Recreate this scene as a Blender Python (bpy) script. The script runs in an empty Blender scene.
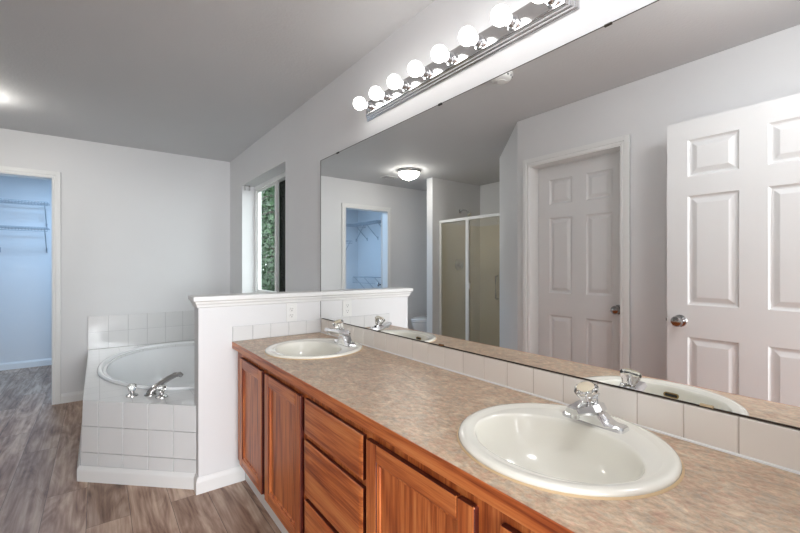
import bpy, bmesh, math, random
from mathutils import Vector, Matrix
random.seed(7)
PI = math.pi
S = bpy.context.scene
COL = S.collection

# ------------------------------------------------------------------ camera, world, exposure
YAW = math.atan(302 / 402.0)
cam_d = bpy.data.cameras.new('camera')
cam_d.sensor_width = 36.0
cam_d.lens = 402.0 * 36 / 800
cam_d.clip_start = 0.02
cam = bpy.data.objects.new('camera', cam_d)
cam.location = (-1.2, 0.0, 1.254)
cam.rotation_euler = (PI / 2, 0, -YAW)
COL.objects.link(cam)
S.camera = cam

W = bpy.data.worlds.new('world')
S.world = W
W.use_nodes = True
bg = W.node_tree.nodes['Background']
bg.inputs[0].default_value = (0.90, 0.95, 1.0, 1)
bg.inputs[1].default_value = 2.0
BULB = 3.0          # emission of each vanity globe
DOME = 20.0           # emission of the ceiling lamp's glass bowl
CLOSET = 9.5        # watts of the unseen light added in the closet

S.view_settings.view_transform = 'Standard'
S.view_settings.look = 'None'
S.view_settings.gamma = 1
S.view_settings.use_curve_mapping = False
S.view_settings.exposure = 1.3
S.cycles.use_denoising = True
S.cycles.max_bounces = 14
S.cycles.diffuse_bounces = 7
S.cycles.transparent_max_bounces = 16

# added fill light in the unseen bedroom, stands in for daylight through the doorway
day = bpy.data.lights.new('bedroom_daylight', 'AREA')
day.shape = 'RECTANGLE'; day.size = 2.4; day.size_y = 1.5
day.energy = 138.0; day.color = (0.93, 0.97, 1.0)
day_o = bpy.data.objects.new('bedroom_daylight', day)
day_o.location = (-1.3, -4.2, 1.45)
day_o.rotation_euler = (PI / 2, 0, -0.05)
COL.objects.link(day_o)

# added unseen fill light by the entry door, brightens the near room
ent = bpy.data.lights.new('entry_ceiling_lamp', 'POINT')
ent.shadow_soft_size = 0.13
ent.energy = 6.2; ent.color = (0.97, 0.985, 1.0)
ent_o = bpy.data.objects.new('entry_ceiling_lamp', ent)
ent_o.location = (-0.66, 0.12, 2.22)
COL.objects.link(ent_o)

# ------------------------------------------------------------------ materials
def lin(c):
    return tuple(((v / 255) / 12.92 if v / 255 <= 0.04045 else ((v / 255 + 0.055) / 1.055) ** 2.4) for v in c)

class NT:
    def __init__(s, name):
        s.m = bpy.data.materials.new(name)
        s.m.use_nodes = True
        s.t = s.m.node_tree
        s.b = s.t.nodes['Principled BSDF']
        s.out = s.t.nodes['Material Output']
    def n(s, kind, **kw):
        nd = s.t.nodes.new(kind)
        for k, v in kw.items():
            if k in nd.inputs:
                nd.inputs[k].default_value = v
            else:
                setattr(nd, k, v)
        return nd
    def l(s, a, b):
        s.t.links.new(a, b)
    def coord(s, scale=(1, 1, 1), rot=(0, 0, 0), loc=(0, 0, 0), rnd=False):
        tc = s.n('ShaderNodeTexCoord')
        mp = s.n('ShaderNodeMapping')
        mp.inputs['Scale'].default_value = scale
        mp.inputs['Rotation'].default_value = rot
        mp.inputs['Location'].default_value = loc
        if rnd:
            oi = s.n('ShaderNodeObjectInfo')
            mu = s.n('ShaderNodeVectorMath', operation='SCALE')
            mu.inputs[0].default_value = (13.1, 7.7, 17.3)
            s.l(oi.outputs['Random'], mu.inputs['Scale'])
            ad = s.n('ShaderNodeVectorMath', operation='ADD')
            s.l(tc.outputs['Object'], ad.inputs[0])
            s.l(mu.outputs[0], ad.inputs[1])
            s.l(ad.outputs[0], mp.inputs[0])
        else:
            s.l(tc.outputs['Object'], mp.inputs[0])
        return mp.outputs[0]
    def ramp(s, fac, stops):
        r = s.n('ShaderNodeValToRGB')
        e = r.color_ramp.elements
        while len(e) < len(stops):
            e.new(0.5)
        for el, (p, c) in zip(e, stops):
            el.position = p
            el.color = (*c, 1)
        s.l(fac, r.inputs[0])
        return r.outputs[0]
    def bump(s, h, strength, dist):
        b = s.n('ShaderNodeBump')
        b.inputs['Strength'].default_value = strength
        b.inputs['Distance'].default_value = dist
        s.l(h, b.inputs['Height'])
        s.l(b.outputs[0], s.b.inputs['Normal'])

def plain(name, rgb, rough=0.5, metal=0.0, noise=0.03, spec=0.5, coat=0.0, scale=6.0):
    t = NT(name)
    no = t.n('ShaderNodeTexNoise')
    no.inputs['Scale'].default_value = scale
    no.inputs['Detail'].default_value = 3
    t.l(t.coord(), no.inputs['Vector'])
    a = tuple(min(1, v * (1 - noise)) for v in rgb)
    b = tuple(min(1, v * (1 + noise)) for v in rgb)
    t.l(t.ramp(no.outputs['Fac'], [(0.3, a), (0.7, b)]), t.b.inputs['Base Color'])
    t.b.inputs['Roughness'].default_value = rough
    t.b.inputs['Metallic'].default_value = metal
    t.b.inputs['Specular IOR Level'].default_value = spec
    t.b.inputs['Coat Weight'].default_value = coat
    return t.m

def paint(name, rgb, rough, bump_s, bump_scale, noise=0.02):
    t = NT(name)
    co = t.coord()
    no = t.n('ShaderNodeTexNoise')
    no.inputs['Scale'].default_value = 1.3
    no.inputs['Detail'].default_value = 4
    t.l(co, no.inputs['Vector'])
    a = tuple(v * (1 - noise) for v in rgb)
    b = tuple(min(1, v * (1 + noise)) for v in rgb)
    t.l(t.ramp(no.outputs['Fac'], [(0.3, a), (0.7, b)]), t.b.inputs['Base Color'])
    t.b.inputs['Roughness'].default_value = rough
    n2 = t.n('ShaderNodeTexNoise')
    n2.inputs['Scale'].default_value = bump_scale
    n2.inputs['Detail'].default_value = 2
    t.l(co, n2.inputs['Vector'])
    t.bump(n2.outputs['Fac'], bump_s, 0.004)
    return t.m

def oak(name, axis):
    """stained oak, grain along axis"""
    t = NT(name)
    def sc(a, b_):
        return (a, a, b_) if axis == 'z' else (a, b_, a)
    def noise(scale, detail, rough, dist):
        n = t.n('ShaderNodeTexNoise')
        n.inputs['Scale'].default_value = 1.0
        n.inputs['Detail'].default_value = detail
        n.inputs['Roughness'].default_value = rough
        n.inputs['Distortion'].default_value = dist
        t.l(t.coord(scale=scale, rnd=True), n.inputs['Vector'])
        return n.outputs['Fac']
    fine = noise(sc(150, 5.0), 3, 0.6, 0.2)      # pores
    mid = noise(sc(34, 1.8), 4, 0.6, 0.3)        # streaks
    fld = noise(sc(5.5, 0.7), 1, 0.5, 0.0)       # smooth field for the cathedral bands
    m1 = t.n('ShaderNodeMath', operation='MULTIPLY')
    m1.inputs[1].default_value = 46.0
    t.l(fld, m1.inputs[0])
    m2 = t.n('ShaderNodeMath', operation='SINE')
    t.l(m1.outputs[0], m2.inputs[0])
    def mad(a, k, c):
        n = t.n('ShaderNodeMath', operation='MULTIPLY_ADD')
        n.inputs[1].default_value = k
        t.l(a, n.inputs[0])
        if isinstance(c, float): n.inputs[2].default_value = c
        else: t.l(c, n.inputs[2])
        return n.outputs[0]
    v = mad(m2.outputs[0], 0.050, mad(fine, 0.42, mad(mid, 0.40, 0.09)))
    colr = t.ramp(v, [(0.33, lin((126, 52, 22))), (0.45, lin((180, 93, 44))), (0.54, lin((208, 120, 62))), (0.68, lin((224, 148, 86)))])
    t.l(colr, t.b.inputs['Base Color'])
    t.b.inputs['Roughness'].default_value = 0.4
    t.b.inputs['Coat Weight'].default_value = 0.12
    t.b.inputs['Coat Roughness'].default_value = 0.25
    t.bump(v, 0.12, 0.002)
    return t.m

def floor_mat():
    t = NT('plank_floor')
    co = t.coord(rot=(0, 0, PI / 2))
    br = t.n('ShaderNodeTexBrick')
    br.offset = 0.37
    br.inputs['Scale'].default_value = 1.0
    br.inputs['Brick Width'].default_value = 1.22
    br.inputs['Row Height'].default_value = 0.178
    br.inputs['Mortar Size'].default_value = 0.0011
    br.inputs['Mortar Smooth'].default_value = 0.2
    br.inputs['Bias'].default_value = 0.0
    br.inputs['Color1'].default_value = (0, 0, 0, 1)
    br.inputs['Color2'].default_value = (1, 1, 1, 1)
    br.inputs['Mortar'].default_value = (0.5, 0.5, 0.5, 1)
    t.l(co, br.inputs['Vector'])
    # shift the grain from plank to plank
    sh = t.n('ShaderNodeVectorMath', operation='SCALE')
    sh.inputs['Scale'].default_value = 9.0
    t.l(br.outputs['Color'], sh.inputs[0])
    ad = t.n('ShaderNodeVectorMath', operation='ADD')
    tc = t.n('ShaderNodeTexCoord')
    t.l(tc.outputs['Object'], ad.inputs[0])
    t.l(sh.outputs[0], ad.inputs[1])
    mp = t.n('ShaderNodeMapping')
    mp.inputs['Scale'].default_value = (7.0, 1.15, 7.0)
    t.l(ad.outputs[0], mp.inputs[0])
    n1 = t.n('ShaderNodeTexNoise')
    n1.inputs['Scale'].default_value = 1.6
    n1.inputs['Detail'].default_value = 7
    n1.inputs['Roughness'].default_value = 0.62
    n1.inputs['Distortion'].default_value = 1.1
    t.l(mp.outputs[0], n1.inputs['Vector'])
    mp2 = t.n('ShaderNodeMapping')
    mp2.inputs['Scale'].default_value = (60.0, 2.6, 60.0)
    t.l(ad.outputs[0], mp2.inputs[0])
    n2 = t.n('ShaderNodeTexNoise')
    n2.inputs['Scale'].default_value = 1.0
    n2.inputs['Detail'].default_value = 4
    t.l(mp2.outputs[0], n2.inputs['Vector'])
    mx = t.n('ShaderNodeMix', data_type='FLOAT')
    mx.inputs[0].default_value = 0.32
    t.l(n1.outputs['Fac'], mx.inputs[2])
    t.l(n2.outputs['Fac'], mx.inputs[3])
    mp3 = t.n('ShaderNodeMapping')
    mp3.inputs['Scale'].default_value = (6.0, 1.0, 6.0)
    t.l(ad.outputs[0], mp3.inputs[0])
    n3 = t.n('ShaderNodeTexNoise')
    n3.inputs['Scale'].default_value = 1.0
    n3.inputs['Detail'].default_value = 1.5
    t.l(mp3.outputs[0], n3.inputs['Vector'])
    k1 = t.n('ShaderNodeMath', operation='MULTIPLY')
    k1.inputs[1].default_value = 85.0
    t.l(n3.outputs['Fac'], k1.inputs[0])
    k2 = t.n('ShaderNodeMath', operation='SINE')
    t.l(k1.outputs[0], k2.inputs[0])
    k3 = t.n('ShaderNodeMath', operation='MULTIPLY_ADD')
    k3.inputs[1].default_value = 0.024
    t.l(k2.outputs[0], k3.inputs[0])
    t.l(mx.outputs[0], k3.inputs[2])
    c = t.ramp(k3.outputs[0], [(0.32, lin((92, 64, 51))), (0.43, lin((140, 110, 92))), (0.52, lin((170, 142, 123))), (0.66, lin((203, 180, 161)))])
    # plank-to-plank tint
    hs = t.n('ShaderNodeHueSaturation')
    ma = t.n('ShaderNodeMath', operation='MULTIPLY_ADD')
    ma.inputs[1].default_value = 0.32
    ma.inputs[2].default_value = 0.84
    t.l(br.outputs['Color'], ma.inputs[0])
    t.l(ma.outputs[0], hs.inputs['Value'])
    t.l(c, hs.inputs['Color'])
    m2 = t.n('ShaderNodeMix', data_type='RGBA')
    t.l(br.outputs['Fac'], m2.inputs[0])
    t.l(hs.outputs[0], m2.inputs[6])
    m2.inputs[7].default_value = (*lin((70, 58, 54)), 1)
    t.l(m2.outputs[2], t.b.inputs['Base Color'])
    t.b.inputs['Roughness'].default_value = 0.42
    t.bump(mx.outputs[0], 0.12, 0.002)
    return t.m

def laminate_mat():
    t = NT('mottled_laminate')
    co = t.coord(scale=(1, 0.6, 1), rot=(0, 0, 0.35))
    n1 = t.n('ShaderNodeTexNoise')
    n1.inputs['Scale'].default_value = 27.0
    n1.inputs['Detail'].default_value = 8
    n1.inputs['Roughness'].default_value = 0.68
    n1.inputs['Distortion'].default_value = 0.9
    t.l(co, n1.inputs['Vector'])
    n2 = t.n('ShaderNodeTexNoise')
    n2.inputs['Scale'].default_value = 46.0
    n2.inputs['Detail'].default_value = 5
    n2.inputs['Distortion'].default_value = 1.2
    t.l(t.coord(loc=(3.1, 5.2, 1.0)), n2.inputs['Vector'])
    c1 = t.ramp(n1.outputs['Fac'], [(0.34, lin((142, 117, 99))), (0.45, lin((178, 151, 127))), (0.55, lin((198, 174, 148))), (0.66, lin((228, 212, 188)))])
    c2 = t.ramp(n2.outputs['Fac'], [(0.36, lin((198, 156, 134))), (0.5, lin((206, 182, 154))), (0.64, lin((182, 174, 160)))])
    m = t.n('ShaderNodeMix', data_type='RGBA')
    m.inputs[0].default_value = 0.45
    t.l(c1, m.inputs[6])
    t.l(c2, m.inputs[7])
    n3 = t.n('ShaderNodeTexNoise')
    n3.inputs['Scale'].default_value = 85.0
    n3.inputs['Detail'].default_value = 4
    n3.inputs['Roughness'].default_value = 0.7
    t.l(co, n3.inputs['Vector'])
    mr = t.n('ShaderNodeMapRange')
    mr.inputs[1].default_value = 0.36; mr.inputs[2].default_value = 0.64
    mr.inputs[3].default_value = 0.80; mr.inputs[4].default_value = 1.16
    t.l(n3.outputs['Fac'], mr.inputs[0])
    hs = t.n('ShaderNodeHueSaturation')
    t.l(mr.outputs[0], hs.inputs['Value'])
    t.l(m.outputs[2], hs.inputs['Color'])
    t.l(hs.outputs[0], t.b.inputs['Base Color'])
    t.b.inputs['Roughness'].default_value = 0.36
    return t.m

def deck_tile_mat():
    t = NT('deck_tile')
    br = t.n('ShaderNodeTexBrick')
    br.offset = 0.0
    br.inputs['Scale'].default_value = 1.0
    br.inputs['Brick Width'].default_value = 0.154
    br.inputs['Row Height'].default_value = 0.154
    br.inputs['Mortar Size'].default_value = 0.0018
    br.inputs['Color1'].default_value = (*lin((226, 227, 228)), 1)
    br.inputs['Color2'].default_value = (*lin((229, 230, 231)), 1)
    br.inputs['Mortar'].default_value = (*lin((206, 206, 208)), 1)
    t.l(t.coord(loc=(0.03, 0.05, 0)), br.inputs['Vector'])
    t.l(br.outputs['Color'], t.b.inputs['Base Color'])
    t.b.inputs['Roughness'].default_value = 0.16
    return t.m

def emit(name, rgb, strength, base=(0.9, 0.9, 0.9)):
    t = NT(name)
    t.b.inputs['Base Color'].default_value = (*base, 1)
    t.b.inputs['Emission Color'].default_value = (*rgb, 1)
    t.b.inputs['Emission Strength'].default_value = strength
    t.b.inputs['Roughness'].default_value = 0.3
    return t.m

def dome_mat():
    t = NT('alabaster_glass_lit')
    no = t.n('ShaderNodeTexNoise')
    no.inputs['Scale'].default_value = 14.0
    no.inputs['Distortion'].default_value = 2.0
    t.l(t.coord(), no.inputs['Vector'])
    c = t.ramp(no.outputs['Fac'], [(0.38, (0.55, 0.52, 0.47)), (0.6, (1, 0.98, 0.93))])
    t.l(c, t.b.inputs['Emission Color'])
    t.b.inputs['Emission Strength'].default_value = DOME
    t.b.inputs['Base Color'].default_value = (0.9, 0.88, 0.85, 1)
    t.b.inputs['Roughness'].default_value = 0.25
    return t.m

def glassy(name, tint, gloss=0.12, rough=0.05, haze=0.0, haze_rgb=(0.5, 0.5, 0.5)):
    t = NT(name)
    tr = t.n('ShaderNodeBsdfTransparent')
    tr.inputs[0].default_value = (*tint, 1)
    gl = t.n('ShaderNodeBsdfGlossy')
    gl.inputs['Roughness'].default_value = rough
    mx = t.n('ShaderNodeMixShader')
    mx.inputs[0].default_value = gloss
    last = tr.outputs[0]
    if haze > 0:
        df = t.n('ShaderNodeBsdfDiffuse')
        df.inputs[0].default_value = (*haze_rgb, 1)
        m2 = t.n('ShaderNodeMixShader')
        m2.inputs[0].default_value = haze
        t.l(tr.outputs[0], m2.inputs[1])
        t.l(df.outputs[0], m2.inputs[2])
        last = m2.outputs[0]
    t.l(last, mx.inputs[1])
    t.l(gl.outputs[0], mx.inputs[2])
    t.l(mx.outputs[0], t.out.inputs[0])
    return t.m

def acrylic(name, rgb, ior=1.49, rough=0.02):
    t = NT(name)
    t.b.inputs['Base Color'].default_value = (*rgb, 1)
    t.b.inputs['Transmission Weight'].default_value = 1.0
    t.b.inputs['IOR'].default_value = ior
    t.b.inputs['Roughness'].default_value = rough
    return t.m

def leaf_mat():
    t = NT('leaf_green')
    no = t.n('ShaderNodeTexNoise')
    no.inputs['Scale'].default_value = 5.0
    no.inputs['Detail'].default_value = 6
    t.l(t.coord(), no.inputs['Vector'])
    t.l(t.ramp(no.outputs['Fac'], [(0.35, (0.003, 0.016, 0.004)), (0.52, (0.009, 0.045, 0.010)), (0.68, (0.03, 0.095, 0.022))]), t.b.inputs['Base Color'])
    t.b.inputs['Roughness'].default_value = 0.6
    return t.m

M = {}
M['wall'] = paint('wall_paint', lin((223, 223, 224)), 0.6, 0.10, 160)
M['ceiling'] = paint('ceiling_paint', lin((207, 207, 208)), 0.75, 0.35, 70)
M['trim'] = plain('white_trim_paint', lin((232, 232, 231)), 0.35, noise=0.008)
M['door'] = plain('white_door_paint', lin((222, 222, 222)), 0.38, noise=0.008)
M['floor'] = floor_mat()
M['oak_v'] = oak('oak_upright_grain', 'z')
M['oak_h'] = oak('oak_level_grain', 'y')
M['oak_edge'] = plain('dark_stained_oak_edge', lin((84, 30, 20)), 0.45, noise=0.15, scale=40)  # dark red stain colour that also holds the shade in the gaps
M['inside'] = plain('cabinet_inside', lin((96, 40, 24)), 0.6)
M['laminate'] = laminate_mat()
M['porcelain'] = plain('bone_porcelain', lin((236, 234, 224)), 0.12, noise=0.006, coat=0.3)
M['tub'] = plain('white_acrylic', lin((236, 238, 240)), 0.14, noise=0.006, coat=0.3)
M['caulk'] = plain('tan_caulk', lin((206, 178, 140)), 0.55)
M['tile'] = plain('white_tile', lin((220, 220, 220)), 0.14, noise=0.01)
M['tile_warm'] = plain('bone_tile', lin((238, 233, 226)), 0.16, noise=0.012)
M['grout'] = plain('grey_grout', lin((186, 186, 187)), 0.8)
M['grout_warm'] = plain('bone_grout', lin((196, 186, 176)), 0.8)
M['deck'] = deck_tile_mat()
M['chrome'] = plain('chrome', (0.78, 0.79, 0.81), 0.06, 1.0, noise=0.01)
M['bar'] = plain('polished_bar', (0.70, 0.70, 0.71), 0.13, 1.0, noise=0.02)
M['nickel'] = plain('satin_nickel', (0.56, 0.55, 0.54), 0.22, 1.0, noise=0.02)
M['knob'] = plain('dark_nickel', (0.42, 0.41, 0.41), 0.12, 1.0, noise=0.02)
M['brass'] = plain('aged_brass', (0.36, 0.25, 0.10), 0.3, 1.0, noise=0.05)
M['black'] = plain('black_void', (0.008, 0.008, 0.008), 0.6)
M['dark_edge'] = plain('dark_bronze_edge', (0.035, 0.024, 0.016), 0.4)
M['tan_clip'] = plain('tan_plastic', lin((205, 185, 150)), 0.35)
M['brown_clip'] = plain('brown_plastic', lin((120, 82, 48)), 0.4)
M['plastic'] = plain('white_plastic', lin((230, 230, 228)), 0.3, noise=0.008)
M['slot'] = plain('dark_slot', lin((70, 70, 70)), 0.6)
M['mirror'] = plain('silvered_glass', (0.93, 0.94, 0.935), 0.0, 1.0, noise=0.0)
M['bulb'] = emit('lit_globe', (1.0, 0.985, 0.955), BULB)
M['dome'] = dome_mat()
M['acrylic'] = acrylic('clear_acrylic', (0.97, 0.96, 0.92))
M['cap'] = plain('pale_cap', lin((222, 210, 186)), 0.25)
M['glass'] = glassy('window_glass', (0.92, 0.95, 0.93), gloss=0.035)
M['screen'] = glassy('insect_screen', (0.10, 0.10, 0.10), gloss=0.02, rough=0.6)
M['shower_glass'] = glassy('obscure_shower_glass', (0.90, 0.885, 0.83), gloss=0.05, rough=0.15, haze=0.17, haze_rgb=(0.66, 0.62, 0.54))
M['surround'] = plain('beige_surround', lin((226, 218, 200)), 0.25)
M['wire'] = plain('grey_coated_wire', lin((168, 172, 178)), 0.35)
M['leaf'] = leaf_mat()
M['bark'] = plain('bark', (0.03, 0.022, 0.016), 0.9, noise=0.3, scale=20)
M['soil'] = plain('dark_soil', (0.03, 0.035, 0.02), 0.95, noise=0.3)

# ------------------------------------------------------------------ mesh helpers
class MB:
    def __init__(s):
        s.b = bmesh.new()
    def merge(s, other):
        me = bpy.data.meshes.new('tmp')
        other.to_mesh(me)
        other.free()
        s.b.from_mesh(me)
        bpy.data.meshes.remove(me)
        return s
    def box(s, x0, x1, y0, y1, z0, z1, bev=0.0, seg=2):
        t = bmesh.new()
        bmesh.ops.create_cube(t, size=1.0)
        for v in t.verts:
            v.co = Vector(((x0 + x1) / 2 + v.co.x * (x1 - x0), (y0 + y1) / 2 + v.co.y * (y1 - y0), (z0 + z1) / 2 + v.co.z * (z1 - z0)))
        if bev > 0:
            bmesh.ops.bevel(t, geom=t.edges[:], offset=bev, segments=seg, profile=0.5, affect='EDGES', clamp_overlap=True)
        return s.merge(t)
    def obox(s, p, ux, lx, uy, ly, lz, bev=0.0):
        """box from corner p along unit 2D dirs ux, uy and up"""
        t = bmesh.new()
        bmesh.ops.create_cube(t, size=1.0)
        ux = Vector((*ux, 0)); uy = Vector((*uy, 0)); p = Vector(p)
        for v in t.verts:
            v.co = p + ux * ((v.co.x + .5) * lx) + uy * ((v.co.y + .5) * ly) + Vector((0, 0, (v.co.z + .5) * lz))
        bmesh.ops.recalc_face_normals(t, faces=t.faces[:])
        if bev > 0:
            bmesh.ops.bevel(t, geom=t.edges[:], offset=bev, segments=2, profile=0.5, affect='EDGES', clamp_overlap=True)
        return s.merge(t)
    def prism(s, pts, fn, bev=0.0):
        """pts: 2D outline; fn(p, k) -> 3D for k = 0 and 1"""
        t = bmesh.new()
        a = [t.verts.new(fn(p, 0)) for p in pts]
        b = [t.verts.new(fn(p, 1)) for p in pts]
        t.faces.new(a)
        t.faces.new(b[::-1])
        n = len(pts)
        for i in range(n):
            t.faces.new((a[i], b[i], b[(i + 1) % n], a[(i + 1) % n]))
        bmesh.ops.recalc_face_normals(t, faces=t.faces[:])
        if bev > 0:
            bmesh.ops.bevel(t, geom=t.edges[:], offset=bev, segments=2, profile=0.5, affect='EDGES', clamp_overlap=True)
        return s.merge(t)
    def rings(s, rings, cap0=False, cap1=False, closed=False):
        """skin a list of equally long vertex loops"""
        t = bmesh.new()
        R = [[t.verts.new(p) for p in r] for r in rings]
        m = len(R[0])
        k = len(R)
        for i in range(k if closed else k - 1):
            A = R[i]; B = R[(i + 1) % k]
            for j in range(m):
                t.faces.new((A[j], A[(j + 1) % m], B[(j + 1) % m], B[j]))
        if cap0: t.faces.new(R[0][::-1])
        if cap1: t.faces.new(R[-1])
        bmesh.ops.recalc_face_normals(t, faces=t.faces[:])
        return s.merge(t)
    def lathe(s, prof, c=(0, 0, 0), axis=(0, 0, 1), seg=32, caps=True):
        """prof: (radius, height along axis)"""
        q = Vector((0, 0, 1)).rotation_difference(Vector(axis))
        c = Vector(c)
        rr = []
        for r, h in prof:
            rr.append([c + q @ Vector((r * math.cos(2 * PI * i / seg), r * math.sin(2 * PI * i / seg), h)) for i in range(seg)])
        return s.rings(rr, caps, caps)
    def tube(s, pts, r, seg=10):
        pts = [Vector(p) for p in pts]
        rad = r if isinstance(r, (list, tuple)) else [r] * len(pts)
        rr = []
        d0 = (pts[1] - pts[0]).normalized()
        up = Vector((0, 0, 1)) if abs(d0.z) < 0.9 else Vector((1, 0, 0))
        for i, p in enumerate(pts):
            d = (pts[min(i + 1, len(pts) - 1)] - pts[max(i - 1, 0)]).normalized()
            a = d.cross(up).normalized()
            b = d.cross(a).normalized()
            rr.append([p + (a * math.cos(2 * PI * k / seg) + b * math.sin(2 * PI * k / seg)) * rad[i] for k in range(seg)])
        return s.rings(rr, True, True)
    def plate(s, outer, holes, z0, z1):
        """flat slab with round holes"""
        t = bmesh.new()
        es = []
        for loop in [outer] + holes:
            vs = [t.verts.new((p[0], p[1], z1)) for p in loop]
            for i in range(len(vs)):
                es.append(t.edges.new((vs[i], vs[(i + 1) % len(vs)])))
        bmesh.ops.triangle_fill(t, edges=es, use_beauty=True)
        for f in t.faces:
            if f.normal.z < 0: f.normal_flip()
        ex = bmesh.ops.extrude_face_region(t, geom=t.faces[:])
        for g in ex['geom']:
            if isinstance(g, bmesh.types.BMVert): g.co.z = z0
        bmesh.ops.recalc_face_normals(t, faces=t.faces[:])
        return s.merge(t)
    def build(s, name, mat, parent=None, origin=(0, 0, 0), smooth=False, angle=40):
        """verts are in world space; origin (or the parent's place) is taken off"""
        o3 = Vector(origin)
        if parent is not None:
            o3 = Vector(parent.get('_base', (0, 0, 0)))
        for v in s.b.verts: v.co -= o3
        me = bpy.data.meshes.new(name)
        s.b.to_mesh(me)
        s.b.free()
        mats = mat if isinstance(mat, (list, tuple)) else [mat]
        for m in mats: me.materials.append(m)
        if smooth:
            for p in me.polygons: p.use_smooth = True
            me.set_sharp_from_angle(angle=math.radians(angle))
        o = bpy.data.objects.new(name, me)
        COL.objects.link(o)
        if parent is not None:
            o.parent = parent
            o['_base'] = tuple(o3)
        else:
            o.location = o3
            o['_base'] = tuple(o3)
        return o

def tag(o, label, cat, group=None):
    o['label'] = label
    o['category'] = cat
    if group: o['group'] = group
    return o
def thing(name, loc, label, cat, group=None):
    o = bpy.data.objects.new(name, None)
    o.empty_display_size = 0.1
    COL.objects.link(o)
    o.location = loc
    o['_base'] = tuple(loc)
    return tag(o, label, cat, group)
def struct(o):
    o['kind'] = 'structure'
    return o
def sempty(name, loc=(0, 0, 0)):
    o = bpy.data.objects.new(name, None)
    COL.objects.link(o)
    o.location = loc
    o['_base'] = tuple(loc)
    return struct(o)
def kids(o):
    return [c for c in bpy.data.objects if c.parent == o]
def copy_tree(o, parent=None):
    c = o.copy()
    COL.objects.link(c)
    if parent is not None: c.parent = parent
    for ch in kids(o): copy_tree(ch, c)
    return c

# ------------------------------------------------------------------ measures
CE = 2.44            # ceiling
YH = 2.445           # half wall face
YH2 = 2.56
YB = 4.81            # back wall face
YC = 6.77            # closet back wall
XL = -1.594           # door wall
ZT = 0.465           # tub deck
ZC = 0.819           # countertop
HX = -0.757          # free end of the half wall
WY0, WY1, WZ0, WZ1 = 3.125, 4.335, 0.95, 2.097      # window opening
TX = -1.272          # left end of the tub deck

# ------------------------------------------------------------------ setting
b = MB(); b.box(-3.6, 0.2, -0.5, 7.0, -0.1, 0.0); b.box(-3.9, 1.6, -4.8, -0.5, -0.1, 0.0)
struct(b.build('floor', M['floor']))
b = MB(); b.box(-3.6, 0.2, -0.5, 7.0, CE, CE + 0.1); b.box(-3.9, 1.6, -4.8, -0.5, CE, CE + 0.1)
struct(b.build('ceiling', M['ceiling']))
# mirror wall with the window opening
b = MB()
b.box(0, 0.2, -0.5, WY0, 0, CE); b.box(0, 0.2, WY1, 4.93, 0, CE)
b.box(0, 0.2, WY0, WY1, 0, WZ0); b.box(0, 0.2, WY0, WY1, WZ1, CE)
struct(b.build('wall_right', M['wall']))
# back wall with the closet opening
CX0, CX1, CZ = -2.225, -1.535, 2.053
b = MB()
b.box(CX1 + 0.02, 0, YB, YB + 0.12, 0, CE); b.box(-3.46, CX0 - 0.02, YB, YB + 0.12, 0, CE)
b.box(CX0 - 0.02, CX1 + 0.02, YB, YB + 0.12, CZ + 0.02, CE)
struct(b.build('wall_back', M['wall']))
# door wall with its doorway, and the diagonal wall beyond it
DY0, DY1, DZ = 1.244, 1.935, 2.045
b = MB()
b.box(XL - 0.13, XL, -0.5, DY0 - 0.02, 0, CE); b.box(XL - 0.13, XL, DY1 + 0.02, 2.057, 0, CE)
b.box(XL - 0.13, XL, DY0 - 0.02, DY1 + 0.02, DZ + 0.02, CE)
struct(b.build('wall_left', M['wall']))
b = MB()
dg = [(XL, 2.057), (-2.364, 2.868), (-3.42, 2.868), (-3.42, 2.78), (-2.40, 2.78), (XL - 0.13, 2.06)]
b.prism(dg, lambda p, k: (p[0], p[1], k * CE))
struct(b.build('wall_diagonal', M['wall']))
b = MB(); b.box(-3.39, -3.29, 2.868, 4.02, 0, CE)
struct(b.build('wall_shower', M['wall']))
b = MB(); b.box(-3.39, -2.36, 4.02, 4.135, 0, CE)
struct(b.build('wall_partition', M['wall']))
b = MB(); b.box(-3.46, -3.344, 4.135, YB, 0, CE)
struct(b.build('wall_toilet', M['wall']))
# wall with the entry doorway the camera stands in
b = MB()
b.box(-0.56, 0, -0.13, -0.01, 0, CE); b.box(XL, -1.42, -0.13, -0.01, 0, CE); b.box(-1.42, -0.56, -0.13, -0.01, 2.06, CE)
struct(b.build('wall_front', M['wall']))
# unseen bedroom shell behind the doorway, added to keep the sky light out
b = MB(); b.box(-3.9, -3.8, -4.8, -0.13, 0, CE); b.box(1.5, 1.6, -4.8, -0.13, 0, CE); b.box(-3.8, 1.5, -4.8, -4.7, 0, CE)
b.box(-3.8, XL - 0.13, -0.23, -0.13, 0, CE); b.box(0.2, 1.5, -0.23, -0.13, 0, CE)
struct(b.build('wall_bedroom', M['wall']))
# closet shell
b = MB(); b.box(-3.0, -0.9, YC, YC + 0.1, 0, CE)
struct(b.build('wall_closet_back', M['wall']))
b = MB(); b.box(-3.0, -2.9, YB + 0.12, YC, 0, CE)
struct(b.build('wall_closet_left', M['wall']))
b = MB(); b.box(-1.0, -0.9, YB + 0.12, YC, 0, CE)
struct(b.build('wall_closet_right', M['wall']))
# half wall
b = MB(); b.box(HX, 0, YH, YH2, 0, 1.03, 0.004)
struct(b.build('wall_half', M['wall']))
b = MB()
prof = [(0.0, 1.024), (0.008, 1.027), (0.010, 1.040), (0.016, 1.048), (0.018, 1.058), (0.026, 1.062), (0.028, 1.066), (0.028, 1.084), (0.025, 1.088)]
rr = []
for d, z in prof:
    rr.append([(HX - d, YH - d, z), (-0.0005, YH - d, z), (-0.0005, YH2 + d, z), (HX - d, YH2 + d, z)])
b.rings(rr, True, True)
struct(b.build('trim_1', M['trim']))

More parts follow.
